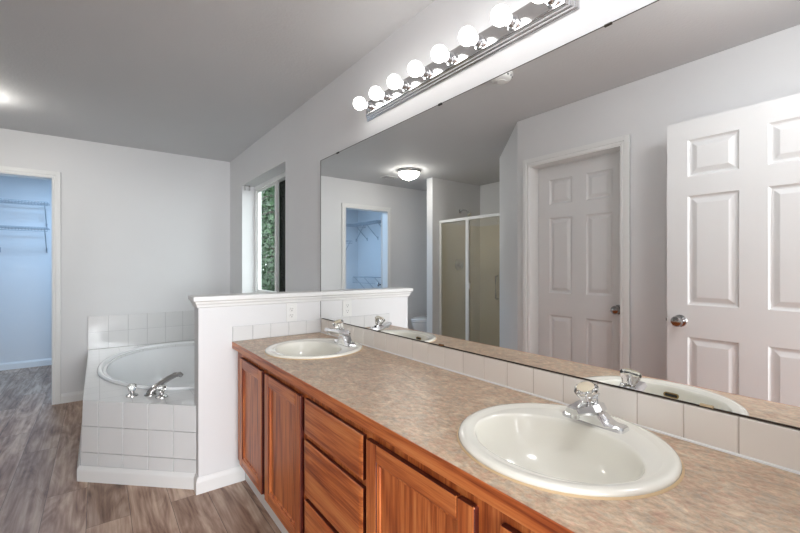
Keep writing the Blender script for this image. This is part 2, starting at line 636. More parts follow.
# casings
def casing(name, wall, a0, a1, z1, w=0.062, axis='y', face=0.0, sgn=1, depth=0.12):
    """door casing and jambs round an opening a0..a1, on a wall face; sgn: out of the wall into the room"""
    b = MB()
    def bx(p0, p1, q0, q1, zz0, zz1, bev=0.003):
        q0, q1 = min(q0, q1), max(q0, q1)
        if axis == 'y': b.box(q0, q1, p0, p1, zz0, zz1, bev)
        else: b.box(p0, p1, q0, q1, zz0, zz1, bev)
    for t0, t1, wd0, wd1 in ((0, 0.010, 0, w), (0, 0.016, w * 0.45, w), (0, 0.013, w * 0.12, w * 0.3)):
        f0, f1 = face + sgn * t0, face + sgn * t1
        bx(a0 - wd1, a0 - wd0, f0, f1, 0, z1 + wd1)
        bx(a1 + wd0, a1 + wd1, f0, f1, 0, z1 + wd1)
        bx(a0 - wd0 - 0.001, a1 + wd0 + 0.001, f0, f1, z1 + wd0, z1 + wd1)
    # jambs lining the opening
    f0, f1 = face + sgn * 0.004, face - sgn * (depth + 0.004)
    bx(a0 - 0.02, a0, f0, f1, 0, z1 + 0.02, 0.001)
    bx(a1, a1 + 0.02, f0, f1, 0, z1 + 0.02, 0.001)
    bx(a0, a1, f0, f1, z1, z1 + 0.02, 0.001)
    return struct(b.build(name, M['trim']))
casing('trim_2', None, CX0, CX1, CZ, axis='x', face=YB, sgn=-1, depth=0.12)
casing('trim_3', None, DY0, DY1, DZ, axis='y', face=XL, sgn=1, depth=0.13)

# baseboards
def baseboard(name, pts, closed=False, h=0.088, th=0.013):
    """runs along pts with the room on its left hand"""
    b = MB()
    n = len(pts)
    P = [Vector(p) for p in pts]
    offs = []
    for i in range(n):
        ds = []
        if i > 0: ds.append((P[i] - P[i - 1]).normalized())
        if i < n - 1: ds.append((P[i + 1] - P[i]).normalized())
        ns = [Vector((-d.y, d.x)) for d in ds]
        m = sum(ns, Vector((0, 0)))
        m = m / max(1e-6, m.length)
        m = m / max(0.4, m.dot(ns[0]))
        offs.append(m)
    prof = [(0, 0), (th, 0), (th, h * 0.72), (th * 0.8, h * 0.82), (th * 0.45, h * 0.93), (th * 0.3, h), (0, h)]
    rr = [[(P[i].x + offs[i].x * d, P[i].y + offs[i].y * d, z) for d, z in prof] for i in range(n)]
    b.rings(rr, True, True)
    return struct(b.build(name, M['trim']))
baseboard('baseboard_half', [(-0.510, YH), (HX, YH), (HX, 2.507), (TX - 0.014, 3.014), (TX - 0.014, YB)])
baseboard('baseboard_back', [(TX - 0.03, YB), (CX1 + 0.063, YB)][::1])
baseboard('baseboard_back_left', [(CX0 - 0.063, YB), (-3.344, YB)])
baseboard('baseboard_closet', [(-1.0, YC), (-2.9, YC), (-2.9, YB + 0.13)])
baseboard('baseboard_left', [(XL, 2.057), (XL, DY1 + 0.063)])
baseboard('baseboard_left_near', [(XL, DY0 - 0.063), (XL, 0.0)])
baseboard('baseboard_diagonal', [(-2.364, 2.868), (XL, 2.057)])

# ------------------------------------------------------------------ window
wr = sempty('window_1', (0.13, (WY0 + WY1) / 2, WZ0))
b = MB()
x0, x1 = 0.125, 0.185
fw = 0.045
b.box(x0, x1, WY0, WY0 + fw, WZ0, WZ1, 0.004); b.box(x0, x1, WY1 - fw, WY1, WZ0, WZ1, 0.004)
b.box(x0, x1, WY0 + fw, WY1 - fw, WZ0, WZ0 + fw, 0.004); b.box(x0, x1, WY0 + fw, WY1 - fw, WZ1 - fw, WZ1, 0.004)
b.build('window_frame', M['trim'], wr)
ym = (WY0 + WY1) / 2
b = MB()
b.box(0.135, 0.165, ym - 0.02, ym + 0.02, WZ0 + fw, WZ1 - fw, 0.003)
b.box(0.14, 0.16, ym + 0.02, WY1 - fw, WZ0 + fw, WZ0 + fw + 0.02, 0.002); b.box(0.14, 0.16, ym + 0.02, WY1 - fw, WZ1 - fw - 0.02, WZ1 - fw, 0.002)
b.box(0.14, 0.16, WY1 - fw - 0.02, WY1 - fw, WZ0 + fw + 0.02, WZ1 - fw - 0.02, 0.002)
b.build('sliding_sash', M['trim'], wr)
b = MB(); b.box(0.148, 0.152, ym + 0.015, WY1 - fw - 0.01, WZ0 + fw, WZ1 - fw)
b.build('pane', M['glass'], wr)
b = MB(); b.box(0.168, 0.172, WY0 + fw - 0.01, ym + 0.01, WZ0 + fw, WZ1 - fw)
b.build('pane', M['glass'], wr)
b = MB(); b.box(0.178, 0.180, WY0 + fw - 0.01, ym + 0.01, WZ0 + fw, WZ1 - fw)
b.build('insect_screen', M['screen'], wr)
b = MB(); b.box(-0.014, 0.126, WY0 + 0.001, WY1 - 0.001, WZ0 + 0.0005, WZ0 + 0.018, 0.004)
b.build('window_sill', M['trim'], wr)
# blind bracket left on the far jamb
br_ = thing('blind_bracket', (0.045, WY1 - 0.02, WZ1 - 0.03), 'small metal blind bracket at top corner of the window recess', 'bracket')
b = MB()
b.box(0.02, 0.07, WY1 - 0.045, WY1 - 0.001, WZ1 - 0.005, WZ1 - 0.001)
b.box(0.02, 0.024, WY1 - 0.045, WY1 - 0.001, WZ1 - 0.05, WZ1 - 0.004)
b.box(0.066, 0.07, WY1 - 0.045, WY1 - 0.001, WZ1 - 0.05, WZ1 - 0.004)
b.build('clip_plate', M['nickel'], br_)

# ------------------------------------------------------------------ outside: tree by the window
tr = thing('garden_tree', (1.8, 7.2, -0.3), 'dense dark green tree seen through the window', 'tree')
b = MB()
for i in range(9000):
    y = random.uniform(5.0, 11.5); z = random.uniform(-0.2, 3.6)
    x = 0.9 + 1.2 * random.random() + 0.3 * math.sin(y * 2.3 + z * 1.7)
    L = random.uniform(0.04, 0.085); wd = L * 0.42
    d = Vector((random.uniform(-1, 1), random.uniform(-1, 1), random.uniform(-1.3, 0.4))).normalized()
    a = d.cross(Vector((random.uniform(-1, 1), random.uniform(-1, 1), random.uniform(-1, 1)))).normalized() * wd
    p = Vector((x, y, z))
    vs = [b.b.verts.new(q) for q in (p, p + d * L * .5 + a, p + d * L, p + d * L * .5 - a)]
    b.b.faces.new(vs)
b.build('foliage', M['leaf'], tr)
b = MB()
b.tube([(1.8, 7.2, -0.3), (1.78, 7.23, 1.2), (1.82, 7.18, 2.6), (1.8, 7.2, 3.7)], [0.13, 0.11, 0.08, 0.03])
for k in range(22):
    z = 0.1 + k * 0.15; a = k * 2.4
    b.tube([(1.8, 7.2, z), (1.8 - 0.4 * abs(math.cos(a)), 7.2 + 1.0 * math.sin(a), z + 0.15), (1.8 - 0.6 * abs(math.cos(a)), 7.2 + 1.9 * math.sin(a), z + 0.1)], [0.03, 0.02, 0.008], 6)
b.build('trunk', M['bark'], tr)
b = MB(); b.box(0.2, 9, -2, 24, -0.4, -0.3)
struct(b.build('ground', M['soil']))
hb = MB()
for i in range(2600):
    y = random.uniform(6, 22); z = random.uniform(-0.2, 4.6); x = 4.2 + random.uniform(-.4, .4)
    d = Vector((0.1 * random.uniform(-1, 1), random.uniform(-1, 1), random.uniform(-1, 1))).normalized()
    a = d.cross(Vector((1, 0.2, 0.1))).normalized() * 0.22
    p = Vector((x, y, z))
    hb.b.faces.new([hb.b.verts.new(q) for q in (p - d * .3, p + a, p + d * .3, p - a)])
tag(hb.build('hedge', M['leaf'], None, (4.2, 12, -0.3)), 'tall dark hedge standing behind the tree outside the window', 'hedge')

# ------------------------------------------------------------------ six-panel doors
def slab_mesh(w, h, t, cols, rows):
    """panelled slab: width along +x from 0, thickness -t..0 (front at y = 0 faces -y... both faces panelled), z up"""
    b = bmesh.new()
    xs = sorted({0, w, *[c for p in cols for c in p]})
    zs = sorted({0, h, *[c for p in rows for c in p]})
    for side in (0, 1):
        y0 = 0.0 if side == 0 else t
        sg = 1 if side == 0 else -1
        for i in range(len(xs) - 1):
            for j in range(len(zs) - 1):
                r = (xs[i], xs[i + 1], zs[j], zs[j + 1])
                if (r[0], r[1]) in cols and (r[2], r[3]) in rows:
                    prev = None
                    for ins, dep in ((0, 0), (0.003, 0.004), (0.009, 0.0105), (0.016, 0.012), (0.020, 0.011), (0.040, 0.002), (0.043, 0.0012)):
                        ring = [b.verts.new((x, y0 + sg * dep, z)) for x, z in ((r[0] + ins, r[2] + ins), (r[1] - ins, r[2] + ins), (r[1] - ins, r[3] - ins), (r[0] + ins, r[3] - ins))]
                        if prev:
                            for k in range(4):
                                b.faces.new((prev[k], prev[(k + 1) % 4], ring[(k + 1) % 4], ring[k]))
                        prev = ring
                    b.faces.new(prev)
                else:
                    b.faces.new([b.verts.new((x, y0, z)) for x, z in ((r[0], r[2]), (r[1], r[2]), (r[1], r[3]), (r[0], r[3]))])
    for q in (((0, 0, 0), (0, t, 0), (0, t, h), (0, 0, h)), ((w, 0, 0), (w, t, 0), (w, t, h), (w, 0, h)), ((0, 0, 0), (w, 0, 0), (w, t, 0), (0, t, 0)), ((0, 0, h), (w, 0, h), (w, t, h), (0, t, h))):
        b.faces.new([b.verts.new(p) for p in q])
    bmesh.ops.remove_doubles(b, verts=b.verts[:], dist=0.0003)
    bmesh.ops.recalc_face_normals(b, faces=b.faces[:])
    m = MB(); m.merge(b)
    return m

ROWS = [(0.20, 0.862), (1.035, 1.623), (1.727, 1.925)]
def knob_mesh(c, axis):
    b = MB()
    b.lathe([(0.032, 0.0), (0.033, 0.003), (0.030, 0.007), (0.014, 0.010), (0.011, 0.022), (0.013, 0.030), (0.023, 0.037), (0.029, 0.047), (0.029, 0.054), (0.024, 0.063), (0.012, 0.067)], c, axis, 28)
    return b
def door(name, w, h, hinge, ang, knob_side_x, back=True):
    """hinge: (x, y) of the local origin; ang: rotation about z; local +x runs from the origin along the leaf"""
    t = 0.035
    root = sempty(name, (hinge[0], hinge[1], 0.012))
    st = 0.098; md = 0.108
    pw = (w - 2 * st - md) / 2
    cols = [(st, st + pw), (st + pw + md, w - st)]
    cols = [tuple(round(c, 4) for c in p) for p in cols]
    def place(o):
        o.parent = root
        return o
    leaf = slab_mesh(w, h, t, cols, ROWS)
    o = leaf.build('door_leaf', M['door'])
    place(o)
    for ax, y in (((0, -1, 0), 0.0), ((0, 1, 0), t)):
        k = knob_mesh((knob_side_x, y, 0.945), ax).build('door_knob', M['knob'], None, smooth=True)
        place(k)
    b = MB(); ex = 0 if knob_side_x < w / 2 else w
    sg = -1 if ex == 0 else 1
    b.box(min(ex, ex + sg * 0.002), max(ex, ex + sg * 0.002), 0.006, t - 0.006, 0.915, 0.975)
    b.box(min(ex, ex + sg * 0.011), max(ex, ex + sg * 0.011), 0.012, t - 0.012, 0.936, 0.954, 0.002)
    place(b.build('latch_plate', M['knob']))
    root.rotation_euler = (0, 0, ang)
    return root
# closed door: leaf along y at x = -1.66, front faces +x.  local +x -> +y (rot 90deg) puts local -y towards +x
door('door_1', 0.685, 2.03, (-1.701, 1.247), PI / 2, 0.058)
# open entry door, parked parallel to the wall: knob edge at y = .903
door('door_2', 0.742, 2.03, (-1.396, 0.161), PI / 2, 0.742 - 0.064)
# closet door standing open inside the closet
ca = math.atan2(0.822, -0.572)
door('door_3', 0.66, 2.02, (CX0 + 0.0, YB + 0.16), ca, 0.66 - 0.064)

# ------------------------------------------------------------------ vanity cabinet
XF = -0.547          # face frame front
XD = -0.566          # door fronts
VB = 0.130           # cabinet underside
van = thing('vanity_cabinet', (-0.28, 1.23, 0), 'long oak vanity cabinet with four panel doors and three drawers under the countertop', 'cabinet')
Y0V, Y1V = 0.02, YH - 0.004
b = MB()
b.box(XF + 0.019, -0.003, Y0V, Y0V + 0.018, VB, 0.782); b.box(XF + 0.019, -0.003, Y1V - 0.018, Y1V, VB, 0.782)
b.box(XF + 0.019, -0.003, Y0V + 0.018, Y1V - 0.018, VB, VB + 0.016)
b.box(-0.012, -0.003, Y0V + 0.018, Y1V - 0.018, VB + 0.016, 0.782)
for yy in (1.02, 1.485): b.box(XF + 0.019, -0.012, yy - 0.009, yy + 0.009, VB + 0.016, 0.782)
b.build('carcass', M['inside'], van)
b = MB(); b.box(-0.508, -0.492, Y0V, Y1V, 0.0, VB)
b.build('toe_kick', M['trim'], van)
b = MB()
stiles = [(Y0V, 0.10), (0.50, 0.60), (1.0, 1.045), (1.455, 1.51), (1.905, 1.98), (2.33, Y1V)]
for s0, s1 in stiles: b.box(XF, XF + 0.019, s0, s1, VB, 0.782)
for z0, z1 in ((VB, 0.165), (0.725, 0.782)): b.box(XF + 0.0005, XF + 0.019, Y0V, Y1V, z0, z1)
for z in (0.360, 0.590): b.box(XF + 0.0005, XF + 0.019, 1.045, 1.455, z - 0.02, z + 0.03)
b.build('face_frame', M['oak_v'], van)
def cab_door(y0, y1, z0=0.143, z1=0.744):
    st = 0.052
    # the panel with the routed inner edge of the frame round it
    b = MB()
    a0, a1, c0, c1 = y0 + st - 0.006, y1 - st + 0.006, z0 + st - 0.006, z1 - st + 0.006
    rr = []
    for x, i in ((XF - 0.003, 0), (XD + 0.004, 0), (XD + 0.005, 0.006), (XD + 0.007, 0.010), (XD + 0.0072, 0.014), (XD + 0.0125, 0.016)):
        rr.append([(x, a0 + i, c0 + i), (x, a1 - i, c0 + i), (x, a1 - i, c1 - i), (x, a0 + i, c1 - i)])
    b.rings(rr, True, True)
    d = b.build('cabinet_door', M['oak_v'], van)
    for p0, p1 in ((y0, y0 + st), (y1 - st, y1)):
        b = MB(); b.box(XD, XF - 0.0005, p0, p1, z0, z1, 0.004)
        b.build('door_stile', M['oak_v'], d)
    for p0, p1 in ((z0, z0 + st), (z1 - st, z1)):
        b = MB(); b.box(XD + 0.0004, XF - 0.0005, y0 + st, y1 - st, p0, p1, 0.004)
        b.build('door_rail', M['oak_h'], d)
for y0, y1 in ((0.06, 0.518), (0.585, 1.013), (1.497, 1.922), (1.965, 2.345)): cab_door(y0, y1)
for z0, z1 in ((0.143, 0.352), (0.372, 0.584), (0.608, 0.744)):
    b = MB()
    y0, y1 = 1.037, 1.464
    rr = []
    for x, i in ((XF - 0.0005, 0), (XD + 0.006, 0), (XD + 0.003, 0.003), (XD, 0.016)):
        rr.append([(x, y0 + i, z0 + i), (x, y1 - i, z0 + i), (x, y1 - i, z1 - i), (x, y0 + i, z1 - i)])
    b.rings(rr, True, True)
    b.build('drawer_front', M['oak_h'], van)

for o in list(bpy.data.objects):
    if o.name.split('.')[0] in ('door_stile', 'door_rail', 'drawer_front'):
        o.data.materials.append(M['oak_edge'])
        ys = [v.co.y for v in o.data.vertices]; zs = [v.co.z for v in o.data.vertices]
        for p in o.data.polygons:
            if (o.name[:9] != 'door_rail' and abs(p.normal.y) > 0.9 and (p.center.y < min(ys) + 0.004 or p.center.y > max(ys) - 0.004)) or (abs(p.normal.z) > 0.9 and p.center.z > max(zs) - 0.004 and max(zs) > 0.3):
                p.material_index = 1  # edges coloured dark: gap shade, and on tops the shadow below the counter
# ------------------------------------------------------------------ countertop with two round cut-outs
SINKS = [(-0.280, 0.562), (-0.284, 1.970)]
ct = thing('countertop', (-0.28, 1.23, 0.783), 'long mottled beige laminate countertop with wood front edge on the vanity', 'countertop')
XE = -0.580
b = MB()
circ = [[(cx + 0.226 * math.cos(2 * PI * i / 48), cy + 0.226 * math.sin(2 * PI * i / 48)) for i in range(48)] for cx, cy in SINKS]
b.plate([(XE + 0.004, 0.0), (-0.001, 0.0), (-0.001, YH - 0.001), (XE + 0.004, YH - 0.001)], circ, 0.783, ZC)
b.build('laminate_top', M['laminate'], ct)
b = MB()
b.box(XE, XE + 0.004, 0.0, YH - 0.001, 0.781, ZC + 0.0003, 0.0015)
b.build('edge_strip', M['oak_h'], ct)

# tile backsplashes
def tiles(b, p0, u, n_w, rows, th, bev=0.0022, grout=0.0022):
    """p0: corner; u: unit 2D direction; n_w: list of tile widths; rows: list of heights; nrm to the left of u"""
    nrm = (-u[1], u[0])
    s = 0
    for w in n_w:
        z = p0[2]
        for h in rows:
            b.obox((p0[0] + u[0] * (s + grout / 2), p0[1] + u[1] * (s + grout / 2), z + grout / 2), u, w - grout, nrm, th, h - grout, bev)
            z += h
        s += w
bs = thing('tile_backsplash', (-0.004, 1.2, ZC), 'row of bone tiles along the counter below the mirror', 'backsplash')
b = MB()
L = YH - 0.010
ws = [0.053] + [0.109] * 21
ws = ws + [L - sum(ws) - 0.0]
tiles(b, (-0.0005, 0.0, ZC + 0.001), (0, 1), ws, [0.090], 0.0235)
b.build('tile_row', M['tile_warm'], bs, smooth=False)
b = MB(); b.box(-0.0218, -0.0004, 0.0, L, ZC + 0.0005, ZC + 0.0905)
b.build('grout_bed', M['grout_warm'], bs)
b = MB(); b.prism([(-0.0245, ZC + 0.0002), (-0.0290, ZC + 0.0002), (-0.0280, ZC + 0.0035), (-0.0245, ZC + 0.0055)], lambda p, k: (p[0], k * L, p[1]))
b.build('caulk_line', M['trim'], bs)
bs = thing('tile_backsplash', (-0.29, YH - 0.004, ZC), 'short row of white tiles on the half wall at the counter end', 'backsplash')
b = MB()
tiles(b, (-0.578, YH - 0.0092, ZC + 0.001), (1, 0), [0.113, 0.108, 0.114, 0.117, 0.1005], [0.086], 0.0085)
b.build('tile_row', M['tile'], bs)
b = MB(); b.box(-0.577, -0.0255, YH - 0.0065, YH - 0.0004, ZC + 0.0005, ZC + 0.0865)
b.build('grout_bed', M['grout'], bs)

# ------------------------------------------------------------------ sinks
def ring2(cx, cy, a, bb, z, n=64, rot=0):
    return [(cx + a * math.cos(2 * PI * i / n), cy + bb * math.sin(2 * PI * i / n), z) for i in range(n)]
def make_sink(cx, cy, label):
    z = ZC
    t = thing('sink', (cx, cy, z), label, 'sink', 'round sinks in the countertop')
    b = MB()
    R = [ring2(cx, cy, .222, .222, z - .012), ring2(cx, cy, .248, .248, z + .0012), ring2(cx, cy, .2505, .2505, z + .004), ring2(cx, cy, .249, .249, z + .009), ring2(cx, cy, .244, .244, z + .0125),
         ring2(cx, cy, .236, .236, z + .0135), ring2(cx, cy, .226, .226, z + .012), ring2(cx, cy, .217, .217, z + .0085), ring2(cx, cy, .212, .212, z + .0078)]
    bx = cx - 0.036
    for a, bb, zz in ((.167, .206, .0078), (.1625, .2025, .0065), (.159, .199, .0005), (.156, .196, -.012), (.152, .191, -.03), (.145, .182, -.06), (.126, .160, -.09), (.104, .130, -.113), (.070, .085, -.128), (.035, .038, -.134), (.024, .024, -.1355)):
        R.append(ring2(bx, cy, a, bb, z + zz))
    b.rings(R, False, False)
    b.build('basin', M['porcelain'], t, smooth=True, angle=60)
    b = MB(); b.lathe([(.0245, -.137), (.0245, -.134), (.022, -.1325), (.019, -.134), (.017, -.139)], (bx, cy, z), seg=28)
    b.lathe([(.015, -.138), (.0155, -.132), (.012, -.1305)], (bx, cy, z), seg=24)
    b.build('drain', M['chrome'], t, smooth=True)
    b = MB()
    # overflow slot in the front wall of the bowl
    ox, oz = bx - .1535, z - .0215
    def stad(w, h, n=20):
        out = []
        for i in range(n):
            a = 2 * PI * i / n
            out.append(((w - h) * (1 if math.cos(a) > 0 else -1) + h * math.cos(a), h * math.sin(a)))
        return out
    o_ = stad(.024, .0085)
    i_ = stad(.020, .0055)
    b.rings([[(ox - .004, cy + p[0], oz + p[1]) for p in o_], [(ox + .003, cy + p[0], oz + p[1]) for p in o_], [(ox + .004, cy + p[0], oz + p[1]) for p in i_], [(ox - .004, cy + p[0], oz + p[1]) for p in i_]], closed=True)
    ov = b.build('overflow', M['brass'], t, smooth=True)
    b = MB(); b.prism([p for p in i_], lambda p, k: (ox - .004 + k * .0055, cy + p[0], oz + p[1]))
    b.build('overflow_hole', M['black'], ov)
    b = MB()
    b.rings([ring2(cx, cy, .248, .248, z + .0003), ring2(cx, cy, .2548, .2548, z + .0003), ring2(cx, cy, .253, .253, z + .0026), ring2(cx, cy, .2485, .2485, z + .004)], closed=True)
    b.build('caulk_bead', M['caulk'], t, smooth=True)
    return t
make_sink(*SINKS[0], 'round bone porcelain sink in the nearer half of the countertop')
make_sink(*SINKS[1], 'round bone porcelain sink at the far end of the counter by half wall')

# ------------------------------------------------------------------ faucets
def make_faucet(x, y, z, label, tall=0.0):
    t = thing('faucet', (x, y, z), label, 'faucet', 'sink faucets')
    # base plate and bell-shaped body in one casting: sections along the wall
    b = MB()
    secs = []
    for k in range(-20, 21):
        u = k / 20.0
        yy = u * 0.084
        bell = math.exp(-(abs(u) / 0.40) ** 2.4)
        top = 0.013 + tall * .35 + (0.036 + tall * .4) * bell
        w = 0.0255 * (1 - 0.10 * abs(u) ** 3)
        wt = w * (0.84 - 0.04 * bell)
        if abs(u) > 0.93:
            f = (1 - abs(u)) / 0.07
            w *= 0.76 + 0.24 * f; wt *= 0.76 + 0.24 * f; top *= 0.8 + 0.2 * f
        e = min(.009, top * .6)
        secs.append([(x - w, y + yy, z), (x - w, y + yy, z + e), (x - wt, y + yy, z + max(e + .001, top - .003)), (x - wt * .78, y + yy, z + top), (x + wt * .78, y + yy, z + top), (x + wt, y + yy, z + max(e + .001, top - .003)), (x + w, y + yy, z + e), (x + w, y + yy, z)])
    b.rings(secs, True, True)
    b.build('body', M['chrome'], t, smooth=True, angle=28)
    b = MB()
    rr = []
    for s, zz, hw, th in ((0.022, .043, .025, .011), (0.006, .045, .033, .0140), (-0.022, .047, .0350, .0140), (-0.050, .0495, .031, .0125), (-0.082, .0525, .0245, .0105), (-0.106, .0545, .0205, .0092), (-0.113, .054, .0180, .0075)):
        zz += tall * .75 + tall * 7.0 * max(0, -s)
        rr.append([(x + s, y - hw, z + zz - th * .25), (x + s, y - hw * .70, z + zz + th), (x + s, y + hw * .70, z + zz + th), (x + s, y + hw, z + zz - th * .25), (x + s, y + hw * .82, z + zz - th), (x + s, y - hw * .82, z + zz - th)])
    b.rings(rr, True, True)
    sp = b.build('spout', M['chrome'], t)
    b = MB(); b.lathe([(.0095, -.004), (.0105, 0), (.0105, .012)], (x - .096, y, z + .036 + tall * 1.42), seg=20)
    b.build('aerator', M['chrome'], sp, smooth=True)
    ax = (-0.40, 0, 0.917)
    k0 = (x - .022, y, z + .054 + tall)
    b = MB()
    b.lathe([(.019, .0), (.018, .006), (.013, .009), (.011, .013)], k0, ax, 24)
    b.build('collar', M['chrome'], t, smooth=True)
    b = MB()
    n = 40
    rr = []
    for r, h in ((.0125, .011), (.018, .013), (.0205, .022), (.0255, .034), (.0298, .044), (.0305, .049), (.0285, .053), (.022, .0555)):
        f = min(1, max(0, (h - .013) / .02))
        rr.append([((r * (1 + .05 * f * math.cos(8 * 2 * PI * i / n))) * math.cos(2 * PI * i / n), (r * (1 + .05 * f * math.cos(8 * 2 * PI * i / n))) * math.sin(2 * PI * i / n), h) for i in range(n)])
    q = Vector((0, 0, 1)).rotation_difference(Vector(ax))
    rr = [[Vector(k0) + q @ Vector(p) for p in r] for r in rr]
    b.rings(rr, True, True)
    kn = b.build('knob', M['acrylic'], t, smooth=True, angle=50)
    kn['label'] = 'clear acrylic knob'
    b = MB(); b.lathe([(.0215, .0556), (.022, .0575), (.018, .0592)], k0, ax, 24)
    b.build('knob_cap', M['cap'], kn, smooth=True)
    b = MB(); b.lathe([(.005, .012), (.005, .045)], k0, ax, 12)
    b.build('stem', M['chrome'], kn, smooth=True)
    b = MB(); b.tube([(x + .018, y, z + .03), (x + .018, y, z + .070)], .0022, 8)
    b.lathe([(.003, 0), (.0055, .003), (.0055, .008), (.003, .011)], (x + .018, y, z + .069), seg=12)
    b.build('lift_rod', M['chrome'], t, smooth=True)
    return t
ZR = ZC + 0.0078
make_faucet(-0.112, 0.562, ZR, 'chrome faucet with clear knob on the nearer sink')
make_faucet(-0.118, 1.945, ZR, 'chrome faucet with clear knob on the far sink by the half wall', 0.024)

# ------------------------------------------------------------------ mirror
MZ0, MZ1, MY0, MY1 = 0.913, 1.954, 0.03, YH - 0.001
mr = thing('wall_mirror', (-0.003, (MY0 + MY1) / 2, MZ0), 'wide frameless wall mirror above the vanity backsplash', 'mirror')
b = MB(); b.box(-0.022, -0.0005, MY0, MY1 - 0.0046, MZ0 + 0.002, MZ1)
b.build('mirror_glass', M['mirror'], mr)
b = MB(); b.box(-0.0232, -0.0005, MY0, MY1 - 0.03, MZ0 - 0.0015, MZ0 + 0.0025)
b.box(-0.0228, -0.0221, MY0, MY1, MZ1 - 0.0012, MZ1 + 0.001)
b.box(-0.0228, -0.0005, MY0, MY1, MZ1 + 0.0001, MZ1 + 0.001)
b.box(-0.0228, -0.0005, MY1 - 0.0045, MY1, MZ0 + 0.0026, MZ1)
b.build('edge_channel', M['dark_edge'], mr)
def clip(y, z, m, w=0.02, h=0.012):
    b = MB(); b.box(-0.0255, -0.0222, y - w / 2, y + w / 2, z, z + h, 0.0015)
    return b.build('mirror_clip', m, mr)
clip(2.204, MZ1 - 0.006, M['black'], 0.03, 0.009); clip(1.28, MZ1 - 0.006, M['black'], 0.022, 0.009); clip(0.567, MZ1 - 0.005, M['dark_edge'], 0.022, 0.007)
clip(0.332, MZ0 + 0.001, M['tan_clip'], 0.028, 0.006); clip(1.273, MZ0 + 0.001, M['brown_clip'], 0.03, 0.007)

# ------------------------------------------------------------------ vanity light bar
BZ = 2.112
lb = thing('vanity_light', (0, 1.2825, BZ), 'chrome vanity light bar with eight round white bulbs above the mirror', 'light')
b = MB()
y0, y1, hh = 0.665, 1.894, 0.054
rr = []
for i, x in ((0, -0.0005), (0, -0.006), (0.006, -0.009), (0.007, -0.016), (0.013, -0.019), (0.014, -0.026), (0.021, -0.029), (0.0215, -0.033), (0.026, -0.034)):
    rr.append([(x, y0 + i * 1.5, BZ - hh + i), (x, y1 - i * 1.5, BZ - hh + i), (x, y1 - i * 1.5, BZ + hh - i), (x, y0 + i * 1.5, BZ + hh - i)])
b.rings(rr, False, True)
b.build('backplate', M['bar'], lb)
b = MB(); b.lathe([(.026, 0.033), (.026, 0.036), (.0195, 0.038), (.0185, 0.052), (.0205, 0.056), (.0205, 0.062), (.016, 0.063)], (0, 1.82, BZ), (-1, 0, 0), 28)
soc = b.build('socket', M['chrome'], lb, smooth=True)
b = MB()
pr = [(.0135, 0.060), (.0145, 0.065)]
R0 = 0.0335; cxx = 0.099
for k in range(1, 15):
    a = math.radians(-66 + k * (156 / 14))
    pr.append((max(.0004, R0 * math.cos(a)), cxx + R0 * math.sin(a)))
b.lathe(pr, (0, 1.82, BZ), (-1, 0, 0), 28)
bul = b.build('bulb', M['bulb'], lb, smooth=True, angle=80)
for k in range(1, 8):
    for o in (soc, bul):
        c = o.copy(); COL.objects.link(c); c.parent = lb
        c.location = (0, -0.1545 * k, 0)

# ------------------------------------------------------------------ outlet on the half wall
ol = thing('wall_outlet', (-0.222, YH, 0.965), 'white double power outlet on the half wall above the tile', 'outlet')
b = MB(); b.box(-0.257, -0.187, YH - 0.0055, YH - 0.0004, 0.9075, 1.022, 0.002)
b.build('cover_plate', M['plastic'], ol)
for zc in (0.9455, 0.9845):
    b = MB(); b.lathe([(.0168, 0), (.0168, .0015), (.0155, .002)], (-0.222, YH - 0.0055, zc), (0, -1, 0), 24)
    o = b.build('socket', M['plastic'], ol)
    b = MB(); yy = YH - 0.0082
    b.box(-0.2295, -0.2275, yy, yy + .001, zc - .002, zc + .008); b.box(-0.217, -0.215, yy, yy + .001, zc - .001, zc + .007)
    b.lathe([(.0028, 0), (.0028, .0007)], (-0.222, yy + .001, zc - .0085), (0, -1, 0), 12)
    b.build('slots', M['slot'], o)

# ------------------------------------------------------------------ tub deck, tub, tub tile
tubc = (-0.615, 3.745)
def tub_ring(a, bb, z, n=96):
    out = []
    for i in range(n):
        t = 2 * PI * i / n
        c, s_ = math.cos(t), math.sin(t)
        e = 1.8 if (c < 0 and s_ < 0) else 2.2
        out.append((tubc[0] + a * math.copysign(abs(c) ** (2 / e), c), tubc[1] + bb * math.copysign(abs(s_) ** (2 / e), s_), z))
    return out
dk = thing('tub_surround', (-0.7, 3.5, 0), 'white tiled tub deck with angled tiled front apron behind the half wall', 'tub surround')
b = MB()
outer = [(TX, YB - 0.001), (TX, 3.013 + 0.0165), (HX - 0.001, 2.506 + 0.0165), (HX - 0.001, YH2 + 0.001), (-0.001, YH2 + 0.001), (-0.001, YB - 0.001)]
b.plate(outer, [[p[:2] for p in tub_ring(.535, .855, 0)]], ZT - 0.02, ZT)
b.build('deck_top', M['deck'], dk)
# core under the apron tiles, splayed slightly at the foot of the free end
u = Vector((HX - TX, 2.506 - 3.013)); LA = u.length; u.normalize()
nrm = Vector((u.y, -u.x)); nrm = nrm if nrm.y < 0 else -nrm
b = MB()
sp_ = 0.018
def apt(s, z, d):
    s2 = s - sp_ * (1 - z / ZT) * max(0, (1 - s / 0.1))
    return (TX + u.x * s2 + nrm.x * d, 3.013 + u.y * s2 + nrm.y * d, z)
b.rings([[apt(0, 0, -.012), apt(LA, 0, -.012), apt(LA, ZT - .021, -.012), apt(0, ZT - .021, -.012)], [apt(0, 0, -.04), apt(LA, 0, -.04), apt(LA, ZT - .021, -.04), apt(0, ZT - .021, -.04)]], True, True)
b.prism([(TX - sp_, 3.04), (TX - sp_, YB - 0.001), (TX + 0.02, YB - 0.001), (TX + 0.02, 3.04)], lambda p, k: (p[0] + (sp_ if (k and p[0] < TX) else 0), p[1], k * (ZT - .021)))
b.build('apron_core', M['grout'], dk)
b = MB()
